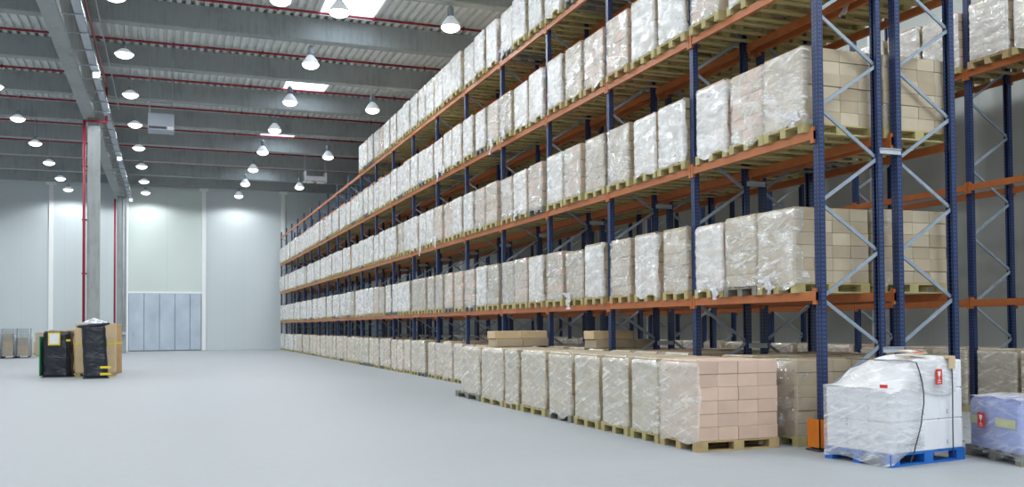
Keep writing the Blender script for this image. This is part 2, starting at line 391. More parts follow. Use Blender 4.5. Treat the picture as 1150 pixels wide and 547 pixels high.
# heater unit and air unit
t = thing('unit_heater', 'boxy grey-white heater unit hanging left under the roof beams', 'heater', (-.63, 34.0, 8.38))
b = MB(); b.bbox(0, .86, 0, .75, 0, .60, .02); obj('casing', b, M['unit'], t)
b = MB(); b.box(.03, .60, -.012, 0, .05, .13)
for k in range(3): b.box(.03, .62, -.02, -.01, .06+k*.018, .066+k*.018)
obj('grille', b, M['dark'], t)
b = MB(); b.box(.64, .84, -.012, 0, .03, .14); obj('panel', b, M['white'], t)
b = MB()
for x, y in ((.06,.1),(.80,.1),(.06,.65),(.80,.65)): b.bar((x,y,.6), (x,y,3.04), .025)
b.bar((.06,.1,1.1), (.80,.1,1.1), .04); b.bar((.06,.65,1.1), (.80,.65,1.1), .04)
obj('hanger', b, M['galv'], t)
t = thing('air_unit', 'white twin-fan air unit hung under the roof above the far racking', 'fan unit', (6.95, 50.0, 9.30))
b = MB(); b.bbox(0, 1.2, 0, .5, .12, .36, .02); b.bbox(0, .1, -.03, .53, .05, .62, .01); b.bbox(1.1, 1.2, -.03, .53, .05, .56, .01); obj('casing', b, M['white'], t)
b = MB(); b.lathe([(.16,.12),(.22,.04),(.2,.0),(.05,.02)], 16, (.33,.2,0)); b.lathe([(.16,.12),(.22,.04),(.2,.0),(.05,.02)], 16, (.87,.2,0)); obj('fan_ring', b, M['white'], t)
b = MB(); b.bar((.05,.1,.6), (.05,.1,2.1), .03); b.bar((1.15,.1,.55), (1.15,.1,2.1), .03); b.bar((.05,.4,.6), (.05,.4,2.1), .03); b.bar((1.15,.4,.55), (1.15,.4,2.1), .03); obj('hanger', b, M['galv'], t)

# ------------------------------------------------------------------ lamps
LH = 9.95
def lamp_meshes():
    h = MB(); h.lathe([(.001,.62),(.07,.62),(.09,.58),(.09,.36),(.075,.34)], 16)
    for k in range(8):
        a = k*math.pi/4; h.bar((.085*math.cos(a), .085*math.sin(a), .38), (.085*math.cos(a), .085*math.sin(a), .57), .02)
    r = MB(); r.lathe([(.07,.35),(.10,.33),(.17,.24),(.24,.14),(.275,.06),(.28,.045),(.265,.045),(.23,.12),(.16,.22),(.09,.31)], 24)
    l = MB(); l.lathe([(.001,-.10),(.12,-.09),(.21,-.05),(.26,.0),(.27,.05),(.262,.05)], 24)
    c = MB(); c.tube([(0,0,.62),(0,0,DK-LH)], .012, 6); c.lathe([(.001,.66),(.03,.66),(.03,.61)], 10)
    return h.mesh('ballast_housing', M['housing']), r.mesh('reflector', M['glowglass']), l.mesh('lens', M['lens']), c.mesh('cord', M['galv'])
LM = lamp_meshes()
LD = bpy.data.lights.new('high_bay_light', 'SPOT'); LD.spot_size = math.radians(168); LD.spot_blend = .35; LD.shadow_soft_size = .26; LD.energy = 1100; LD.color = (.94, .985, 1)
def lamp(x, y, label, group, cord=True):
    t = thing('high_bay_lamp', label, 'lamp', (x, y, LH), 0, group)
    for nm, me in zip(('ballast_housing', 'reflector', 'lens', 'cord'), LM):
        
        link(nm, me, t)
    link('lamp_light', LD, t, (0,0,-.14)); return t
def squash(t):
    for c in t.children:
        if c.name.startswith(('reflector', 'ballast')): c.scale = (1.05, 1.05, .55)
        elif c.name.startswith('cord'): c.location.z = -.28; c.scale.z = 1.0
Y0L = 22.5
cols = [(-1.25, 25.3, 'row just right of the girder'), (4.35, 24.6, 'row under the skylights'), (-5.65, 25.6, 'row left of the girder')]
for x, y0, nm in cols:
    seen = [n for n in range(-6, 8) if inview(x, y0+5.28*n, LH)]
    for n in range(-6, 8):
        y = min(61.7, y0 + 5.28*n)
        if n in seen:
            k = len(seen) - 1 - seen.index(n)
            lab = 'round glowing high-bay lamp, %s' % nm + (', farthest' if k == 0 else ', %s from the far wall' % ORD[k])
        else: lab = 'high-bay lamp hanging outside the picture near the camera, %s' % nm
        q_ = lamp(x, y, lab, 'high-bay lamps', n in seen)
        if x < 4 and q_: squash(q_)
seen = [0, 1, 2, 3]
for n in range(-3, 4):
    y = 24.8 + 10.6*n
    lab = 'high-bay lamp hanging just left of the rack tops, ' + (('farthest', 'second', 'third', 'fourth')[3-n] + (' from the far wall' if n < 3 else ' one')) if n >= 0 else 'high-bay lamp over the rack, outside the picture near the camera'
    lamp(7.55, y, lab, 'high-bay lamps over the racking', n >= 0)
lamp(2.75, 24.2, 'high-bay lamp cut by the top picture edge between two lamp rows', 'high-bay lamps')
for x in (-9.3, -13.4, -17.5):
    for n in range(7):
        lamp(x, -4 + 10.2*n, 'high-bay lamp over the open left hall, outside the picture', 'high-bay lamps of the open left hall', False)
for x in (9.4, 12.6):
    for y in (-8, -3, 2.2): lamp(x, y, 'unseen lamp added over the cross aisle to brighten load sides facing the camera', 'added lamps over the cross aisle')  # unseen lamps added to brighten the load sides that face the camera
for n in range(8): lamp(10.35, -1 + 4.7*n, 'unseen high-bay lamp over the narrow aisle, row filled in to brighten right rack', 'high-bay lamps over the narrow aisle')  # unseen row inferred from bright loads; extra lamps added to brighten them

# ------------------------------------------------------------------ racks
BAY, RX, RY, D, GAP = 2.7, 7.137, 8.775, .974, .188
LV = [1.751, 3.657, 5.544, 7.405]; BH = .10; PH = 7.85
LT = [0] + [z + BH for z in LV]
def post_mesh():
    b = MB(); t = .006; w = .05; d = .04
    b.box(-d, -d+t, -w, w, 0, PH); b.box(-d, d, -w, -w+t, 0, PH); b.box(-d, d, w-t, w, 0, PH)
    b.box(d-t, d, -w, -w+.03, 0, PH); b.box(d-t, d, w-.03, w, 0, PH)
    return b.mesh('post', M['blue'])
POST = post_mesh()
def beam_mb(b, x, y0, y1, z, face=-1):
    """box beam from post to post, end connectors; face = side that looks to the aisle"""
    g = .006
    b.box(x-.025, x+.025, y0+g, y1-g, z, z+BH)
    b.box(x-.020, x+.020, y0+.05, y1-.05, z+BH, z+BH+.004)
    for yy in (y0+g, y1-g-.055):
        b.box(x-.031 if face < 0 else x-.010, x+.010 if face < 0 else x+.031, yy, yy+.055, z-.045, z+BH+.045)
def braces(n0, n1, up_first, z0=.66, step=.565):
    """zigzag nodes between the two posts"""
    pts = []; z = .09; side = 0; k = 0
    while z < PH-.15:
        pts.append((n0 if (k % 2) == (0 if up_first else 1) else n1, z)); z += step; k += 1
    return pts
def rack(name_label, x, kb0, kb1, inner_right, near_n, beams_ind, group=None):
    """x: face of the left posts, frames at bay lines kb0..kb1; inner_right: the low node of the zigzag is on the right post"""
    t = thing('pallet_rack', name_label, 'rack', (x, RY + kb0*BAY, 0))
    for k in range(kb0, kb1+1):
        yy = (k-kb0)*BAY
        fr = link('upright_frame', None, t, (0, yy, 0))
        link('post', POST, fr, (.055, 0, 0)); link('post', POST, fr, (D-.055, 0, 0), math.pi)
        zz = 1.22 - .565*2; side = 1 if inner_right else 0; pts = []
        xa, xb = .085, D-.085
        while zz < PH-.1:
            pts.append((xb if side else xa, zz)); zz += .565; side = 1-side
        if k - kb0 < near_n:
            for (p0, z0), (p1, z1) in zip(pts, pts[1:]):
                b = MB(); off = -.012 if p0 < p1 else .012
                b.bar((p0, off, z0+.02), (p1, off, z1-.02), .012, .042, up=(0,1,0)); b.bar((p0, off-.008, z0+.02), (p1, off-.008, z1-.02), .01, .01)
                b2 = MB(); d = Vector((p1-p0, 0, z1-z0-.04)).normalized(); nrm = Vector((-d.z, 0, d.x))
                P0 = Vector((p0, off, z0+.02)); P1 = Vector((p1, off, z1-.02))
                vs = []
                for P in (P0, P1):
                    for a, c2 in ((-.02,-.012),(.02,-.012),(.02,.012),(-.02,.012)): vs.append(P + nrm*a + Vector((0,c2,0)))
                b2.add(vs, [(3,2,1,0),(4,5,6,7),(0,1,5,4),(1,2,6,5),(2,3,7,6),(3,0,4,7)])
                obj('diagonal_brace', b2, M['brace'], fr)
        else:
            b2 = MB()
            for (p0, z0), (p1, z1) in zip(pts, pts[1:]): b2.bar((p0, 0, z0+.02), (p1, 0, z1-.02), .03, .03)
            obj('bracing', b2, M['brace'], fr)
        b = MB()
        for px in (.055, D-.055):
            b.box(px-.07, px+.07, -.07, .07, 0, .008); b.box(px-.045, px+.045, -.055, .055, .008, .03)
        obj('base_plate', b, M['blue'], fr)
    rest = MB(); nrest = 0; cnt = 0
    order = []
    for k in range(kb1-kb0):
        for li, z in enumerate(LV):
            for sd in (0, 1): order.append((k, li, sd))
    order.sort(key=lambda q: beams_ind(q))
    for q in order:
        k, li, sd = q; y0 = k*BAY; y1 = y0 + BAY; bx = .012 if sd == 0 else D-.012
        if cnt < 100:
            b = MB(); beam_mb(b, 0, 0, BAY, 0, -1 if sd == 0 else 1); obj('beam', b, M['orange'], t, (bx, y0, LV[li])); cnt += 1
        else:
            beam_mb(rest, bx, y0, y1, LV[li], -1 if sd == 0 else 1); nrest += 1
    if nrest:
        o = obj('beam', rest, M['orange'], t); o['kind'] = 'stuff'
    return t
r1 = rack('tall blue and orange pallet rack facing the open hall, full of wrapped cartons', RX, 0, 20, True, 5, lambda q: (q[2], q[0]) if q[2] == 0 else (1, q[0]))
r2 = rack('blue and orange pallet rack standing back to back behind the front rack', RX+D+GAP, 0, 20, False, 5, lambda q: (q[0], q[2]))
RX3 = 12.42
r3 = rack('blue and orange pallet rack against the right wall, lower beams empty', RX3, -1, 18, True, 4, lambda q: (q[0], q[2]))
for k in range(0, 21):
    for z in (1.16, 3.56, 5.9):
        b = MB(); b.box(-.065, GAP+.065, -.052-.012, -.052, -.035, .035); b.box(-.065, GAP+.065, -.064-.02, -.064, -.035, -.028); b.box(-.065, GAP+.065, -.084, -.064, .028, .035)
        if k < 10: obj('spacer', b, M['tray'], r1, (D, k*BAY, z))
# orange guard on the near upright
t = thing('post_guard', 'orange steel guard at the foot of the nearest blue upright', 'guard', (RX-.10, RY-.13, 0))
b = MB(); b.box(0, .012, 0, .22, .03, .37); b.box(0, .17, 0, .012, .03, .37); b.box(.158, .17, -.0, .10, .03, .37)
b.box(.012, .03, .012, .03, .03, .37); obj('shield', b, M['guard'], t)
b = MB(); b.box(-.01, .20, -.01, .24, 0, .02); b.box(.0, .15, .0, .16, .02, .045); obj('foot_plate', b, M['dark'], t)

# ------------------------------------------------------------------ pallet loads
PX, PY, PZ = 1.12, .77, .125       # pallet: X across the aisle, Y along it
def pallet_mb(px, py, pz=PZ):
    b = MB(); x0 = 0
    hb = pz*.56; bd = pz*.15
    for yc, w in ((0, .10), (py/2-.05, .10), (py-.10, .10)):
        b.box(0, px, yc, yc+w, 0, bd)
        for xc in (0, px/2-.07, px-.14): b.box(xc, xc+.14, yc, yc+w, bd, bd+hb)
    for xc in (0, px/2-.07, px-.14): b.box(xc, xc+.14, 0, py, bd+hb, bd*2+hb)
    yy = 0
    for w in (.14, .10, .14, .10, .14):
        b.box(0, px, yy, yy+w, bd*2+hb, pz); yy += w + (py-.62)/4
    return b
PAL = [pallet_mb(PX, PY).mesh('pallet', w) for w in M['woods']]
def stack_mb(rr, px, py, H, layers, nx=4, ny=3, wob=.015):
    b = MB(); h = H/layers
    for L in range(layers):
        ox, oy = rr.uniform(-wob, wob), rr.uniform(-wob, wob); z = L*h
        # alternate patterns
        a, c2 = (nx, ny) if L % 2 == 0 else (nx-1 if nx > 3 else nx, ny-1 if ny > 2 else ny)
        for i in range(a):
            for j in range(c2):
                if 0 < i < a-1 and 0 < j < c2-1 and L < layers-1: continue
                w = (px-.02)/a; d = (py-.02)/c2; q = rr.uniform(-.004, .004); q2 = rr.uniform(-.004, .004)
                x = .01+ox+i*w+q; y = .01+oy+j*d+q2
                b.bbox(x+.002, x+w-.002, y+.002, y+d-.002, z+.0015, z+h-.0015, .009, 0 if rr.random() < .5 else 1)
    return b
def film_mb(rr, px, py, z0, z1, layers, wrap0=.14, wrap1=.3, top=.06, amp=.006, dip=None):  # milky on the aisle side alone: glare off the wrap put into its colour
    """sheet of stretch film over the aisle face (x=0), round both corners; bulges at each carton layer"""
    b = MB(); ws = [rr.uniform(-.05, .06) for _ in range(40)]
    o = .008
    L0, L1 = wrap0, wrap1; dip = rr.choice((0, .005, .01, .01, .03, .05)) if dip is None else dip
    ph = [rr.uniform(0, 6.28) for _ in range(8)]
    h = (z1-z0)
    def pos(u, v):
        z = z0 - dip + v*(h+.005+dip)
        vv = max(0, (z-z0)/h)*layers; bul = abs(math.sin(math.pi*vv))**.5*.007 - .002
        e = (L0 + ws[int(v*19)] if u < .5 else 0)
        # irregular borders
        l0 = max(.02, L0*(1 + .7*math.sin(7*v+ph[0]) + .4*math.sin(19*v+ph[1]))); l1 = L1 + .06*math.sin(6*v+ph[2])
        s = -l0 + u*(l0+py+l1)
        wr = amp*(math.sin(23*s+ph[3]+5*v) + math.sin(31*v*h+ph[4]+9*s) + .7*math.sin(57*s-40*v+ph[5]))*.5
        off = o + bul + wr
        if s < 0: x, y = -s, -off
        elif s > py: x, y = s-py, py+off
        else: x, y = -off, s
        # rounded corners
        if s < 0 and -s < .03: x -= (.03+s)*.4
        if v > .985: x += .05 if 0 <= s <= py else 0; y += .05*(1 if s < 0 else (-1 if s > py else 0)); z = z1+.006
        if v < .03: z += dip*.8*math.sin(11*s+ph[6])
        return (x, y, z)
    b.grid(None, 30, 22, pos); return b
NV = 12; SH = .92
STK = []; FLM = []; FLF = []
for i in range(NV):
    rr = random.Random(100+i); ly = rr.choice((5, 6, 6, 6)); hh = SH*rr.uniform(.96, 1.03)
    nx, ny = rr.choice(((4,3),(4,3),(4,2),(3,2)))
    mats = rr.choice(([M['cartons'][0], M['cartons'][1]], [M['cartons'][1], M['cartons'][0]], [M['cartons'][1], M['cartons'][2]]))
    STK.append(stack_mb(rr, PX, PY-.05, hh, ly, nx, ny).mesh('carton_stack', mats))
    fm = film_mb(rr, PX, PY-.05, PZ, PZ+hh, ly, wrap0=rr.uniform(.012,.04), wrap1=.05, amp=rr.uniform(.002,.0045)).mesh('stretch_film', M['film_glare'] if i % 2 else M['film'])
    FLM.append(fm); f2 = fm.copy(); f2.materials[0] = M['film_floor']; FLF.append(f2)
SHH = []
def pick_pal(rr): return PAL[0] if rr.random() < .72 else (PAL[1] if rr.random() < .5 else PAL[2])
UNIT = {}
def carton_mesh(w, d, h, mat):
    key = (round(w,3), round(d,3), round(h,3), mat.name)
    if key not in UNIT:
        b = MB(); b.bbox(0, w, 0, d, 0, h, .004)
        UNIT[key] = b.mesh('carton', mat)
    return UNIT[key]
def near_load(x, y, z, label, group, rr, pal, mats, rz=0, pw=None, H=SH, layers=6, nx=4, ny=3, film='film', px=PX, py=PY, wrap0=.1, alt=True, tails=()):
    t = thing('pallet_load', label, 'pallet load', (x, y, z), rz, group)
    p = link('pallet', pal, t); p.scale = (px/PX, (pw or py)/PY, 1)
    h = H/layers
    for L in range(layers):
        ox, oy = rr.uniform(-.008, .008), rr.uniform(-.008, .008)
        a, c2 = (nx, ny) if (L % 2 == 0 or not alt) else (nx, ny-1 if ny > 2 else ny)
        sh = .0 if L % 3 else .0
        w = (px-.02)/a; d = (py-.02)/c2
        for i in range(a):
            for j in range(c2):
                if 0 < i < a-1 and 0 < j < c2-1 and L < layers-1: continue
                if i == a-1 and 0 < j and L < layers-1 and j < c2-1: continue
                q = link('carton', carton_mesh(w-.002, d-.002, h-.002, rr.choice(mats)), t, (.01+ox+i*w+.002+rr.uniform(-.003,.003), .01+oy+j*d+.002+rr.uniform(-.003,.003), PZ+L*h+.001))
    fm = film_mb(rr, px, py, PZ, PZ+H, layers, wrap0=wrap0, wrap1=.15, amp=.004)
    obj('stretch_film', fm, M[film], t)
    for (ty, tz, ln) in tails:
        obj('loose_film', tail_mb(rr, ty, tz, ln), M['film_tail'], t)
    return t
def tail_mb(rr, ty, tz, ln):
    b = MB(); ph = rr.uniform(0, 6)
    def g(u, v):
        w = .03 + .05*math.sin(v*5+ph)**2 + .03*(1-v)
        a = (u-.5)*2
        return (-.05 - .02*math.sin(6*a+8*v) - .03*v, ty + a*w + .05*v*math.sin(4*v+ph), tz - ln*v + .012*math.sin(5*a))
    b.grid(None, 8, 12, g)
    def g2(u, v):
        a = (u-.5)*2; wd = .05*(1-v)+.015
        return (-.03 - .012*math.sin(9*v+3*a), ty + v*.36 , tz + a*wd + .07*v)
    b.grid(None, 5, 10, g2)
    return b

stuff = {'pallet': MB(), 'stack': MB(), 'film': MB()}
NL = [0]; NM = [0]
def pick_var(L, k, rr):
    glare = rr.random() < min(.95, -.18 + .24*L + .07*max(k, 0))  # upper and far loads mostly get the film whitened with painted-in glare
    return 2*rr.randrange(NV//2) + (1 if glare else 0)
def far_load(x, y, z, label, group, rr, film=True, L=1, k=0):
    t = thing('pallet_load', label, 'pallet load', (x, y, z), 0, group)
    i = pick_var(L, k, rr)
    link('pallet', pick_pal(rr), t)
    link('carton_stack', STK[i], t, (0, 0, PZ))
    link('stretch_film', FLF[i] if L == 0 else FLM[i], t)
    t.scale = (1, rr.uniform(.90, 1.05), 1)
    if rr.random() < .08 and y < 30:
        obj('loose_film', tail_mb(rr, .1+rr.random()*.5, .16, rr.uniform(.15,.35)), M['film_tail'], t)
    NL[0] += 1
    return t
def merge_into(b, me, loc):
    base = [(v.co.x+loc[0], v.co.y+loc[1], v.co.z+loc[2]) for v in me.vertices]
    b.add(base, [tuple(p.vertices) for p in me.polygons])
def mass_load(x, y, z, rr):
    i = 2*rr.randrange(NV//2)+1
    NM[0] += 1
    merge_into(stuff['pallet'], PAL[0], (x, y, z)); merge_into(stuff['stack'], STK[i], (x, y, z+PZ)); merge_into(stuff['film'], FLM[i], (x, y, z))

LEVN = ['floor level', 'first beam level', 'second beam level', 'third beam level', 'fourth beam level']
SLOT = ['near slot', 'middle slot', 'far slot']
XF = RX - .067      # front of the loads
def slot_y(k, s): return RY + k*BAY + .06 + s*.875
fixed = {(0,0,0): .20, (1,0,0): .31, (2,0,0): .10, (1,0,1): .13, (2,0,1): .03, (1,0,2): .05}
rr = random.Random(5)
MAXBAY = 17
for k in range(20):
    for L in range(5):
        if L == 4 and k >= 10: continue
        for s_ in range(3):
            x = XF + rr.uniform(-.03, .03); y = slot_y(k, s_) + rr.uniform(-.015, .03)
            if L and (L, k, s_) in fixed: y = slot_y(k, s_) + fixed[(L, k, s_)] - (.03 if s_ else 0)
            if k == 0 and L == 1: y = [9.08, 9.875, 10.66][s_]
            if k == 0 and L == 2: y = [8.90, 9.71, 10.52][s_]
            if k == 0 and L == 0: y = [9.10, 9.95, 10.70][s_]
            z = LT[L]
            if k >= MAXBAY: mass_load(x, y, z, rr); continue
            if L == 0 and 2 <= k <= 2 and False: continue
            lab = 'wrapped carton pallet, front rack, %s, %s bay from near end, %s' % (LEVN[L], ORD[k], SLOT[s_])
            if k == 0 and s_ == 0 and L in (0, 1, 2):
                near_load(x, y, z, lab, 'loads in the front rack', rr, PAL[0] if L else PAL[0], [M['cartons'][0], M['cartons'][1]] if L else [M['cartons'][0]],
                          film='film' if L else 'film_thin', nx=4, ny=2 if L else 3, tails=[(.45, .16, .16)] if L == 1 else [(.05,.2,.12)] if L == 2 else ())
            else:
                far_load(x, y, z, lab, 'loads in the front rack', rr, True, L, k)
# back rack (its beams back to back with the front one)
X2 = RX + D + GAP - .067
for k in range(20):
    for L in range(5):
        if L == 4 and k >= 10: continue
        for s_ in range(3):
            x = X2 + rr.uniform(-.02, .02); y = slot_y(k, s_) + rr.uniform(-.01, .03); z = LT[L]
            if k == 0: y = (8.86, 9.70, 10.55)[s_] + (.1 if L == 1 else 0)
            if L == 1 and k > 0: continue
            if k >= 4 or L == 4:
                if L == 0 and k > 9: continue
                mass_load(x, y, z, rr); continue
            lab = 'carton pallet, hidden back rack, %s, %s bay from near end, %s' % (LEVN[L], ORD[k], SLOT[s_])
            if k == 0 and s_ == 0 and L in (1, 2):
                near_load(x, y, z, lab, 'loads in the back rack', rr, PAL[0], [M['cartons'][0], M['cartons'][1]], film='film_thin', nx=4, ny=3)
            else: far_load(x, y, z, lab, 'loads in the back rack', rr)
# right rack
X3 = RX3 - .067
for k in range(-1, 12):
    for L in (0, 3):
        for s_ in range(3):
            x = X3 + rr.uniform(-.02, .02); y = slot_y(k, s_) + rr.uniform(-.01, .03); z = LT[L]
            if k > 3: 
                mass_load(x, y, z, rr); continue
            lab = 'wrapped carton pallet, right wall rack, %s, %s bay from camera, %s' % (LEVN[L], ORD[k+1], SLOT[s_])
            far_load(x, y, z, lab, 'loads in the right wall rack', rr, True, L*2, k)
# front floor row in front of the rack, from the near end: (y0, width, pallet index)
A = [(9.16,.86,2,.06),(10.07,.76,0,.03),(10.88,.82,0,.03),(11.76,.86,0,.04),(12.70,.92,1,.05),(13.72,1.12,0,.04),(14.95,.70,0,.03),(15.72,1.25,0,.04),(17.05,1.25,1,.05)]
an = ['nearest the camera, sharp rosy cartons facing out', 'second from the near end', 'third from the near end', 'fourth from the near end', 'fifth from the near end, on a grey pallet', 'sixth from the near end', 'seventh from the near end, narrow', 'eighth from the near end', 'farthest, its grey pallet sticking out']
for i, (y0, w, pi, _) in enumerate(A):
    pw_ = w
    if i: w -= .10; pw_ -= .03
    r_ = random.Random(300+i)
    lab = 'film-wrapped floor pallet in the loose row, ' + an[i]
    if i == 0:
        near_load(5.73, y0, 0, lab, 'floor pallets in front of the rack', r_, PAL[2], [M['cartons'][2]], H=.93, py=w, px=1.13, nx=4, ny=3, film='film_floor', wrap0=.03)
    elif i < 4:
        near_load(5.73, y0, 0, lab, 'floor pallets in front of the rack', r_, PAL[pi], [M['cartons'][0], M['cartons'][1]], H=.93, py=w, pw=pw_, px=1.12, nx=3, ny=3, film='film_floor', wrap0=.02)
    else:
        t = thing('pallet_load', lab, 'pallet load', (5.73, y0, 0), 0, 'floor pallets in front of the rack')
        p = link('pallet', PAL[pi], t, (0, 0, 0)); p.scale = (1, (pw_+(.35 if i == 8 else 0))/PY, 1)
        obj('carton_stack', stack_mb(r_, PX, w, .93, 6, 4, 3 if w < 1 else 4), [M['cartons'][0], M['cartons'][1]], t, (0,0,PZ))
        obj('stretch_film', film_mb(r_, PX, w, PZ, PZ+.93, 6, wrap0=.03, wrap1=.1, amp=.003), M['film_floor'], t)

# loose cartons lying on top of the floor pallets: rows of two layers
def loose(x, y, z, w, d, h, rz, mat, label, group):
    b = MB(); b.bbox(0, w, 0, d, 0, h, .008); b.box(-.0008, w+.0008, d/2-.02, d/2+.02, h-.02, h+.0008) 
    tag(obj('carton', b, mat, None, (x, y, z), rz), label, 'box', group)

# white load on the blue pallet
a8 = math.atan2(.17, 1.19)
t = thing('pallet_load', 'tall white film-wrapped load with black straps on a bright blue pallet', 'pallet load', (6.92, 7.42, 0), a8)
W, DP = 1.19, .86
b = pallet_mb(W, DP, .13); obj('pallet', b, M['blue_wood'], t)
cw, cd, ch = (W-.03)/3, (DP-.02)/3, .325
for L in range(3):
    for i in range(3):
        for j in range(3):
            if L == 2 and (i == 0 or (i == 1 and j > 0)): continue
            if i == 1 and j == 1 and L < 2: continue
            b = MB(); b.bbox(0, cw-.004, 0, cd-.004, 0, ch-.003 if L < 2 else .30, .01)
            if j == 0 and L < 2:   # small printed arrow marks
                b.box(cw*.30, cw*.34, -.001, .0, .06, .10, 1); b.box(cw*.30, cw*.38, -.001, .0, .055, .063, 1)
            if i == 0:
                for q in range(5): b.box(-.001, 0, cd*.25, cd*.6, .12+q*.016, .124+q*.016, 1)
            obj('carton', b, [M['white_box'], M['unit']], t, (.015+i*cw, .01+j*cd, .131+L*ch))
def drape(u, v):
    # bulging film sheet: rises from the low left part over the top tier and down the front
    x = u*(W*.885) - .012
    zl = .131+2*ch; zt = zl + .315
    sm = lambda q: (lambda c2: c2*c2*(3-2*c2))(min(1, max(0, q)))
    ku = sm((u-.05)/.40); y0 = .16*(1-ku)
    if v < .35:
        q = v/.35; bot = zl-.03+.04*math.sin(6*u); top = zl + .012 + (zt-zl)*ku
        z = bot + (top-bot)*q; y = -.012 - .02*math.sin(math.pi*q) - .006*math.sin(17*u+5*q) + y0*q
    else:
        q = (v-.35)/.65; y = -.012 + y0 + q*(DP-y0+.02); yf = y/DP
        k = ku*(1-sm((yf-.45)/.65)*(1-u)*.8)
        z = zl + .012 + (zt-zl)*k + .016*math.sin(math.pi*q) + .010*math.sin(8*q+9*u) + .008*math.sin(19*u-6*q)
    return (x, y, z)
b = MB(); b.grid(None, 44, 40, drape)
o = obj('draped_film', b, mat_film('draped_film', .66, .97, (.90,.90,.93), .45, .25), t); o['label'] = 'loose bulging white plastic sheet'
# second sheet: skirt round the lower part incl. pallet
def skirt(u, v):
    s = u*(DP+.5); z = .03+.03*math.sin(9*u)*(1-v) + v*.78 ; wv = .002*math.sin(60*v+6*u)+.002*math.sin(40*u)
    if s < DP: return (-.012-wv, DP-s, z)
    return (s-DP, -.014-wv, z*1 if v > .2 else z+.10*(s-DP)*3*(1-v))
b = MB(); b.grid(None, 30, 40, skirt); obj('stretch_film', b, mat_film('skirt_film', .30, .85, (.92,.92,.95), .5, .25), t)
for path in ([(.25,.05),(.31,.16),(.37,.30),(.42,.42),(.44,.52),(.47,.64),(.47,.74),(.45,.86),(.41,.97),(.36,1.07)], [(.93,.05),(.93,.4),(.94,.8),(.93,1.09)]):
    b = MB(); pts = [(px_, -.045, pz_) for px_, pz_ in path]
    for p, q in zip(pts, pts[1:]): b.bar(p, q, .013, .006, up=(0,1,0))
    tp = pts[-1]; b.bar(tp, (tp[0], .06, 1.085), .013, .006); b.bar((tp[0], .06, 1.085), (tp[0], DP, 1.085), .013, .006)
    obj('strap', b, M['strap'], t)
b = MB(); b.box(.86, .98, -.055, .10, 1.10, 1.125); b.box(.88, .97, -.06, -.045, .99, 1.115); o = obj('edge_protector', b, M['kraft_light'], t)
b = MB(); b.bar((.36, .04, 1.13), (.36, .2, 1.135), .04, .012); obj('edge_protector', b, M['kraft_light'], t)
def fragile(parent, x, y, z, w, h, axis='y', white=True):
    b = MB(); b.box(0, w, -.004, 0, 0, h, 0)
    e = -.006; cx = w/2
    b.add([(cx-.25*w,e,h*.86),(cx+.25*w,e,h*.86),(cx+.19*w,e,h*.60),(cx+.04*w,e,h*.50),(cx-.04*w,e,h*.50),(cx-.19*w,e,h*.60)], [(5,4,3,2,1,0)], 1)
    b.add([(cx-.035*w,e,h*.52),(cx+.035*w,e,h*.52),(cx+.035*w,e,h*.28),(cx-.035*w,e,h*.28)], [(3,2,1,0)], 1)
    b.box(cx-.2*w, cx+.2*w, e, -.004, h*.22, h*.28, 1); b.box(cx-.3*w, cx+.3*w, e, -.004, h*.10, h*.14, 1)
    o = obj('fragile_label', b, [M['red'], M['white']], parent, (x, y, z)); o['label'] = 'red label with a white broken glass sign'; return o
fragile(t, .66, -.05, .83, .10, .16)
b = MB(); b.box(0, .08, 0, .003, 0, .035); o = obj('red_sticker', b, M['red'], t, (-.0, .12, .81), -1.2)
b = MB(); b.bbox(0, .26, 0, .2, 0, .012, .003, 0); b.box(.03, .17, .03, .16, .012, .016, 1); b.box(.03, .2, .02, .06, .012, .017, 2); obj('paper_sheet', b, [M['kraft_light'], M['white'], M['red']], t, (.42, .0, 1.15), .25).rotation_euler = (.16, .0, .2)

# blue wrapped load, right edge of the picture
t = thing('pallet_load', 'low lavender-blue wrapped load with a red fragile label', 'pallet load', (8.17, 6.95, 0), -.25)
b = pallet_mb(1.35, .95, .12); obj('pallet', b, M['woods'][1], t)
b = MB()
def pillow(u, v, X0, X1, Y0, Y1, Z0, Z1):
    return None
def rounded(b, x0, x1, y0, y1, z0, z1, r, n=6, mi=0):
    # box with rounded vertical edges and rounded top rim
    ring = []
    for cx, cyy, a0 in ((x1-r, y0+r, -90), (x1-r, y1-r, 0), (x0+r, y1-r, 90), (x0+r, y0+r, 180)):
        for k in range(n+1):
            a = math.radians(a0 + 90*k/n); ring.append((cx, cyy, math.cos(a), math.sin(a)))
    N = len(ring); vs = []; fs = []
    lev = [(z0, r)] + [(z1 - r + r*math.sin(math.radians(q)), r*math.cos(math.radians(q))) for q in (0, 22, 45, 67, 88)]
    for z, rad in lev: vs += [(c0 + ca*rad, c1 + sa*rad, z) for c0, c1, ca, sa in ring]
    for i in range(len(lev)-1):
        for k in range(N): fs.append((i*N+k, i*N+(k+1) % N, (i+1)*N+(k+1) % N, (i+1)*N+k))
    fs.append(tuple(range((len(lev)-1)*N, len(lev)*N)))
    b.add(vs, fs, mi, True)
for i, (x0, x1) in enumerate(((.02, .62), (.65, 1.30))):
    b = MB(); rounded(b, x0, x1, .02, .92, .12, .66, .07); obj('wrapped_goods', b, M['lavender'], t)
b = MB(); rounded(b, .01, 1.31, .01, .93, .38, .47, .001); 
b = MB(); b.box(.004, .016, .10, .42, .37, .46); b.box(.004, .016, .66, .86, .37, .46); o = obj('yellow_band', b, mottled('pale_yellow', (.62,.62,.30), (.7,.7,.4), 4, .5), t)
b = MB()
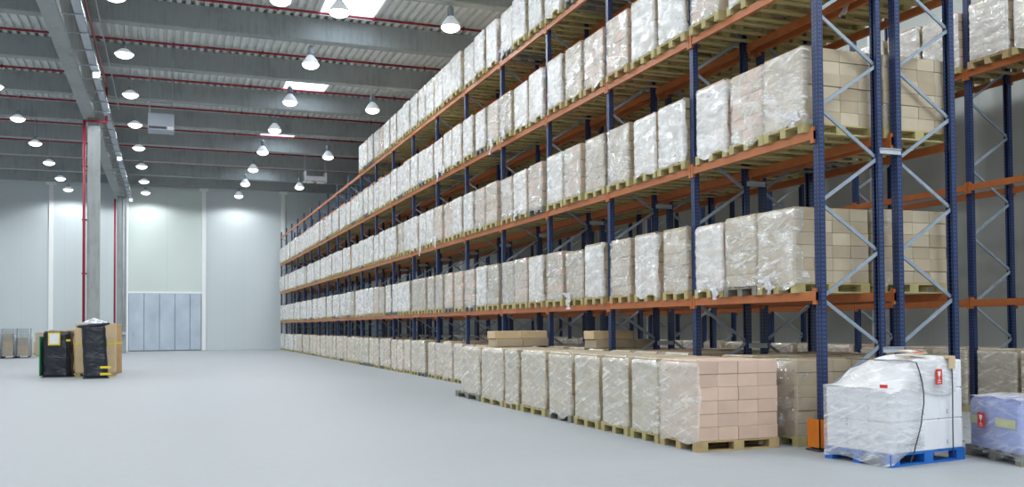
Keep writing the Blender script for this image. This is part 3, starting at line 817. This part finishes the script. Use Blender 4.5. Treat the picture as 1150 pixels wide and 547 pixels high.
def sh(u, v):
    s = u*(1.33+.95); z = .05 + v*.62; wv = .003*math.sin(30*v+9*u)+.002*math.sin(45*u+7*v); e = .06*max(0, v-.85)/.15
    if s < .95: return (-.02-wv+e, .95-s, z)
    return (s-.95-.01, -.02-wv+e, z)
b.grid(None, 60, 24, sh); obj('stretch_film', b, mat_film('lavender_film', .05, .4, (.84,.86,.95), .95, .4), t)
def tp(u, v): return (.0+u*1.32, .0+v*.93, .672+.012*math.sin(12*u+4*v)+.01*math.sin(15*v))
b = MB(); b.grid(None, 20, 16, tp); obj('top_sheet', b, mat_film('top_sheet_film', .5, .9, (.7,.72,.78), .95), t)
fragile(t, -.034, .66, .34, .12, .16).rotation_euler.z = -math.pi/2
b = MB(); b.bbox(.55, .8, .1, .45, .69, .71, .004); obj('cardboard_sheet', b, M['kraft'], t)

# ------------------------------------------------------------------ loose cartons on tops (two groups)
zt = PZ + .93 + .012
g = 'loose cartons on top of the floor pallets'
ZT = 1.06
def loose_pair(x, y, n_low, n_up, w, d, h, tagword):
    for i in range(n_low):
        loose(x+i*w, y, ZT+.012, w-.006, d, h, 0, M['cartons'][0], 'loose carton, %s one in the lower row of the %s small stack' % (ORD[i], tagword), g)
    for i in range(n_up):
        loose(x-.03+i*w, y+.02, ZT+.012+h+.003, w-.006, d-.04, h, 0, M['kraft_light'], 'loose carton, %s one in the upper row of the %s small stack' % (ORD[i], tagword), g)
loose_pair(6.05, 16.9, 2, 2, .56, .5, .15, 'farther')
loose_pair(7.08, 14.6, 3, 2, .40, .45, .15, 'nearer')

# ------------------------------------------------------------------ goods standing in the open hall
def wrapped_block(name, label, loc, rz, w, d, h, lean=0, seed=1, bulge=.03):
    t = thing(name, label, 'pallet load', loc, rz); r_ = random.Random(seed)
    ph = [r_.uniform(0, 6) for _ in range(6)]
    b = MB(); N = 32; vs = []; fs = []; LV_ = 18
    for j in range(LV_+1):
        v = j/LV_
        for k in range(N):
            a = 2*math.pi*k/N; ca, sa = math.cos(a), math.sin(a); p = 8
            rad = 1/((abs(ca)**p+abs(sa)**p)**(1/p))
            r0 = 1 - .04*math.sin(math.pi*v*3)**2 + .02*math.sin(5*a+9*v+ph[0]) + .015*math.sin(9*a-14*v+ph[1])
            if v > .95: r0 *= 1-(v-.95)*1.6
            vs.append((ca*rad*r0*w/2 + lean*(v**1.5), sa*rad*r0*d/2, .03+v*(h-.03)+.012*math.sin(3*a+ph[2])*v))
    for j in range(LV_):
        for k in range(N): fs.append((j*N+k, j*N+(k+1) % N, (j+1)*N+(k+1) % N, (j+1)*N+k))
    fs.append(tuple(range(LV_*N, (LV_+1)*N))); fs.append(tuple(range(N-1,-1,-1)))
    b.add(vs, fs, 0, True); obj('wrapped_goods', b, M['black_film'], t)
    b = MB(); b.box(-w/2-.02, w/2+.02, -d/2-.02, d/2+.02, 0, .03); obj('pallet', b, M['dark'], t)
    return t
# nearest left: black block with yellow framed label and green edge
t = wrapped_block('black_wrapped_load', 'black film-wrapped block with a yellow-framed white label, left of the tall one', (-3.12, 31.4, 0), -.12, .78, .75, 1.40, 0, 3)
b = MB(); b.box(-.20, .14, -.44, -.425, .98, 1.37, 0); b.box(-.16, .10, -.446, -.44, 1.02, 1.33, 1); obj('label_sheet', b, [M['yellow'], M['white']], t)
b = MB(); b.box(.30, .42, -.42, -.40, 1.10, 1.16); obj('yellow_tape', b, M['yellow'], t)
b = MB(); b.bbox(-.465, -.44, -.36, .34, .04, 1.25, .008); obj('green_edge_strip', b, M['green'], t)
t = wrapped_block('black_wrapped_load', 'tall leaning black film-wrapped stack with plastic spilling over its top', (-1.98, 30.05, 0), .1, .66, .75, 1.58, -.08, 9)
b = MB()
b.lathe([(.001,.0),(.28,.0),(.42,.03),(.47,.07),(.43,.11),(.28,.13),(.001,.14)], 24)
o = obj('top_cover', b, M['black_film'], t, (-.06, 0, 1.52)); o.scale = (1, .9, 1); o.rotation_euler = (.03, -.10, 0)
b = MB()
def crump(u, v):
    a = u*2*math.pi; r = v*.36*(1+.2*math.sin(3*a)+.1*math.sin(7*a)); return (-.06+r*math.cos(a), -.05+r*math.sin(a), 1.63+.13*(1-v)**.6*(1+.3*math.sin(5*a+4*v)) )
b.grid(None, 30, 10, crump); obj('crumpled_film', b, M['film_tail'], t)
b = MB()
for z in (.10, .30): b.box(.10, .40, -.425, -.405, z, z+.07)
obj('yellow_tape', b, M['yellow'], t)
def big_box(label, loc, rz, w, d, h, mat, strap=True):
    t = thing('cardboard_container', label, 'box', loc, rz)
    b = MB(); b.bbox(0, w, 0, d, .12, h, .012); b.box(-.002, w+.002, -.002, d+.002, h-.10, h-.095); b.box(w/2-.003, w/2+.003, -.002, .0, .14, h-.1); obj('carton', b, mat, t)
    p = pallet_mb(w, d, .12); obj('pallet', p, M['woods'][2], t)
    if strap:
        b = MB(); z = h*.60
        b.box(-.006, w+.006, -.006, d+.006, z, z+.05); obj('yellow_strap', b, M['yellow'], t)
    return t
big_box('tall tan cardboard container behind the leaning black stack, yellow strap round it', (-2.62, 31.0, 0), 0, 1.12, 1.0, 1.64, M['kraft_light'])
big_box('cardboard container standing farther back, right of the strapped one', (-2.42, 32.9, 0), 0, 1.0, .9, 1.62, M['kraft'])
big_box('shorter brown cardboard container between the two black-wrapped loads', (-3.60, 33.4, 0), 0, 1.25, .9, 1.45, M['kraft'], False)
# mesh cages far left
def cage(x, y, h, label, dense=1):
    t = thing('roll_cage', label, 'cage', (x, y, 0), 0, 'wire cages at the far left')
    w, d = .62, .75
    b = MB()
    for px, py in ((0,0),(w,0),(0,d),(w,d)): b.tube([(px,py,.1),(px,py,h)], .02, 6)
    for z in (.14, .5, .9, h-.02): 
        b.bar((0,0,z),(w,0,z),.02); b.bar((0,0,z),(0,d,z),.02); b.bar((w,0,z),(w,d,z),.02); b.bar((0,d,z),(w,d,z),.02)
    obj('frame', b, M['galv'], t)
    b = MB()
    for k in range(1, 7): b.bar((w*k/7, 0, .14), (w*k/7, 0, h), .016); b.bar((w*k/7, d, .14), (w*k/7, d, h), .01)
    for k in range(1, 7): b.bar((w, d*k/7, .14), (w, d*k/7, h), .016); b.bar((0, d*k/7, .14), (0, d*k/7, h), .01)
    for k in range(1, 9): z = .14+(h-.14)*k/9; b.bar((0,0,z),(w,0,z),.014); b.bar((w,0,z),(w,d,z),.008)
    obj('wire_mesh', b, M['galv'], t)
    for px, py in ((.05,.05),(w-.05,.05),(.05,d-.05),(w-.05,d-.05)):
        b = MB(); b.tube([(px-.015,py,.05),(px+.015,py,.05)], .05, 10); b.bar((px,py,.05),(px,py,.13),.02); obj('caster', b, M['dark'], t)
    b = MB(); b.box(0, w, 0, d, .12, .14); obj('base', b, M['galv'], t)
    return t
for i in range(4):
    cage(-9.15+i*.66, 52.3 + (.1 if i % 2 else 0), 1.47, 'silver wire roll cage, %s from the right in the far left cage row' % ORD[3-i])
    b = MB(); b.bbox(.06, .54, .08, .62, 0, .5+.1*(i % 3), .01)
    tag(obj('carton', b, M['kraft_light'], None, (-9.15+i*.66, 52.32 + (.1 if i % 2 else 0), .145)), 'tan carton inside the %s roll cage from the right' % ORD[3-i], 'box', 'cartons in the cages')
    b = MB(); b.bbox(.08, .50, .1, .6, 0, .4, .01)
    tag(obj('carton', b, M['cartons'][1], None, (-9.15+i*.66, 52.32 + (.1 if i % 2 else 0), .148+.5+.1*(i % 3))), 'pale upper carton inside the %s roll cage from the right' % ORD[3-i], 'box', 'cartons in the cages')
for i in range(4):
    cage(-9.25+i*.66, 53.35, 1.52, 'silver wire roll cage in the row behind, %s from the right' % ORD[3-i])
t = thing('cardboard_container', 'pale upright cardboard container right beside the wire cages', 'box', (-6.62, 55.2, 0))
b = MB(); b.bbox(0, .35, 0, .8, .1, 1.30, .01); obj('carton', b, M['cartons'][1], t); b = pallet_mb(.4, .8, .1); obj('pallet', b, M['woods'][0], t)
t = thing('pallet_load', 'small low stack of boxes on a pallet near the far wall, right of the cages', 'pallet load', (-7.05, 58.0, 0))
b = MB(); b.bbox(0, .5, 0, .8, .13, .75, .01); b.bbox(.52, .95, 0, .8, .13, 1.15, .01); obj('carton_stack', b, M['kraft_light'], t); b = pallet_mb(1.0, .8, .12); obj('pallet', b, M['woods'][0], t)

# remaining far loads as one mass
t = thing('pallet_load', 'countless wrapped carton pallets at the far end and rear of the racking', 'pallet loads')
t['kind'] = 'stuff'
o = obj('pallet', stuff['pallet'], M['woods'][0], t); o = obj('carton_stack', stuff['stack'], M['cartons'][1], t); o = obj('stretch_film', stuff['film'], M['film_glare'], t)

# ------------------------------------------------------------------ world and view
w = bpy.data.worlds.new('sky'); sc.world = w; w.use_nodes = True
w.node_tree.nodes['Background'].inputs[0].default_value = (.80,.90,1,1); w.node_tree.nodes['Background'].inputs[1].default_value = 14
sc.view_settings.view_transform = 'Standard'; sc.view_settings.look = 'None'; sc.view_settings.gamma = 1; sc.view_settings.use_curve_mapping = False
sc.view_settings.exposure = -1.47
sc.cycles.transparent_max_bounces = 12; sc.cycles.max_bounces = 6; sc.cycles.diffuse_bounces = 4
sc.cycles.use_denoising = True
print('LOADS', NL[0], 'OBJ', len(bpy.data.objects))
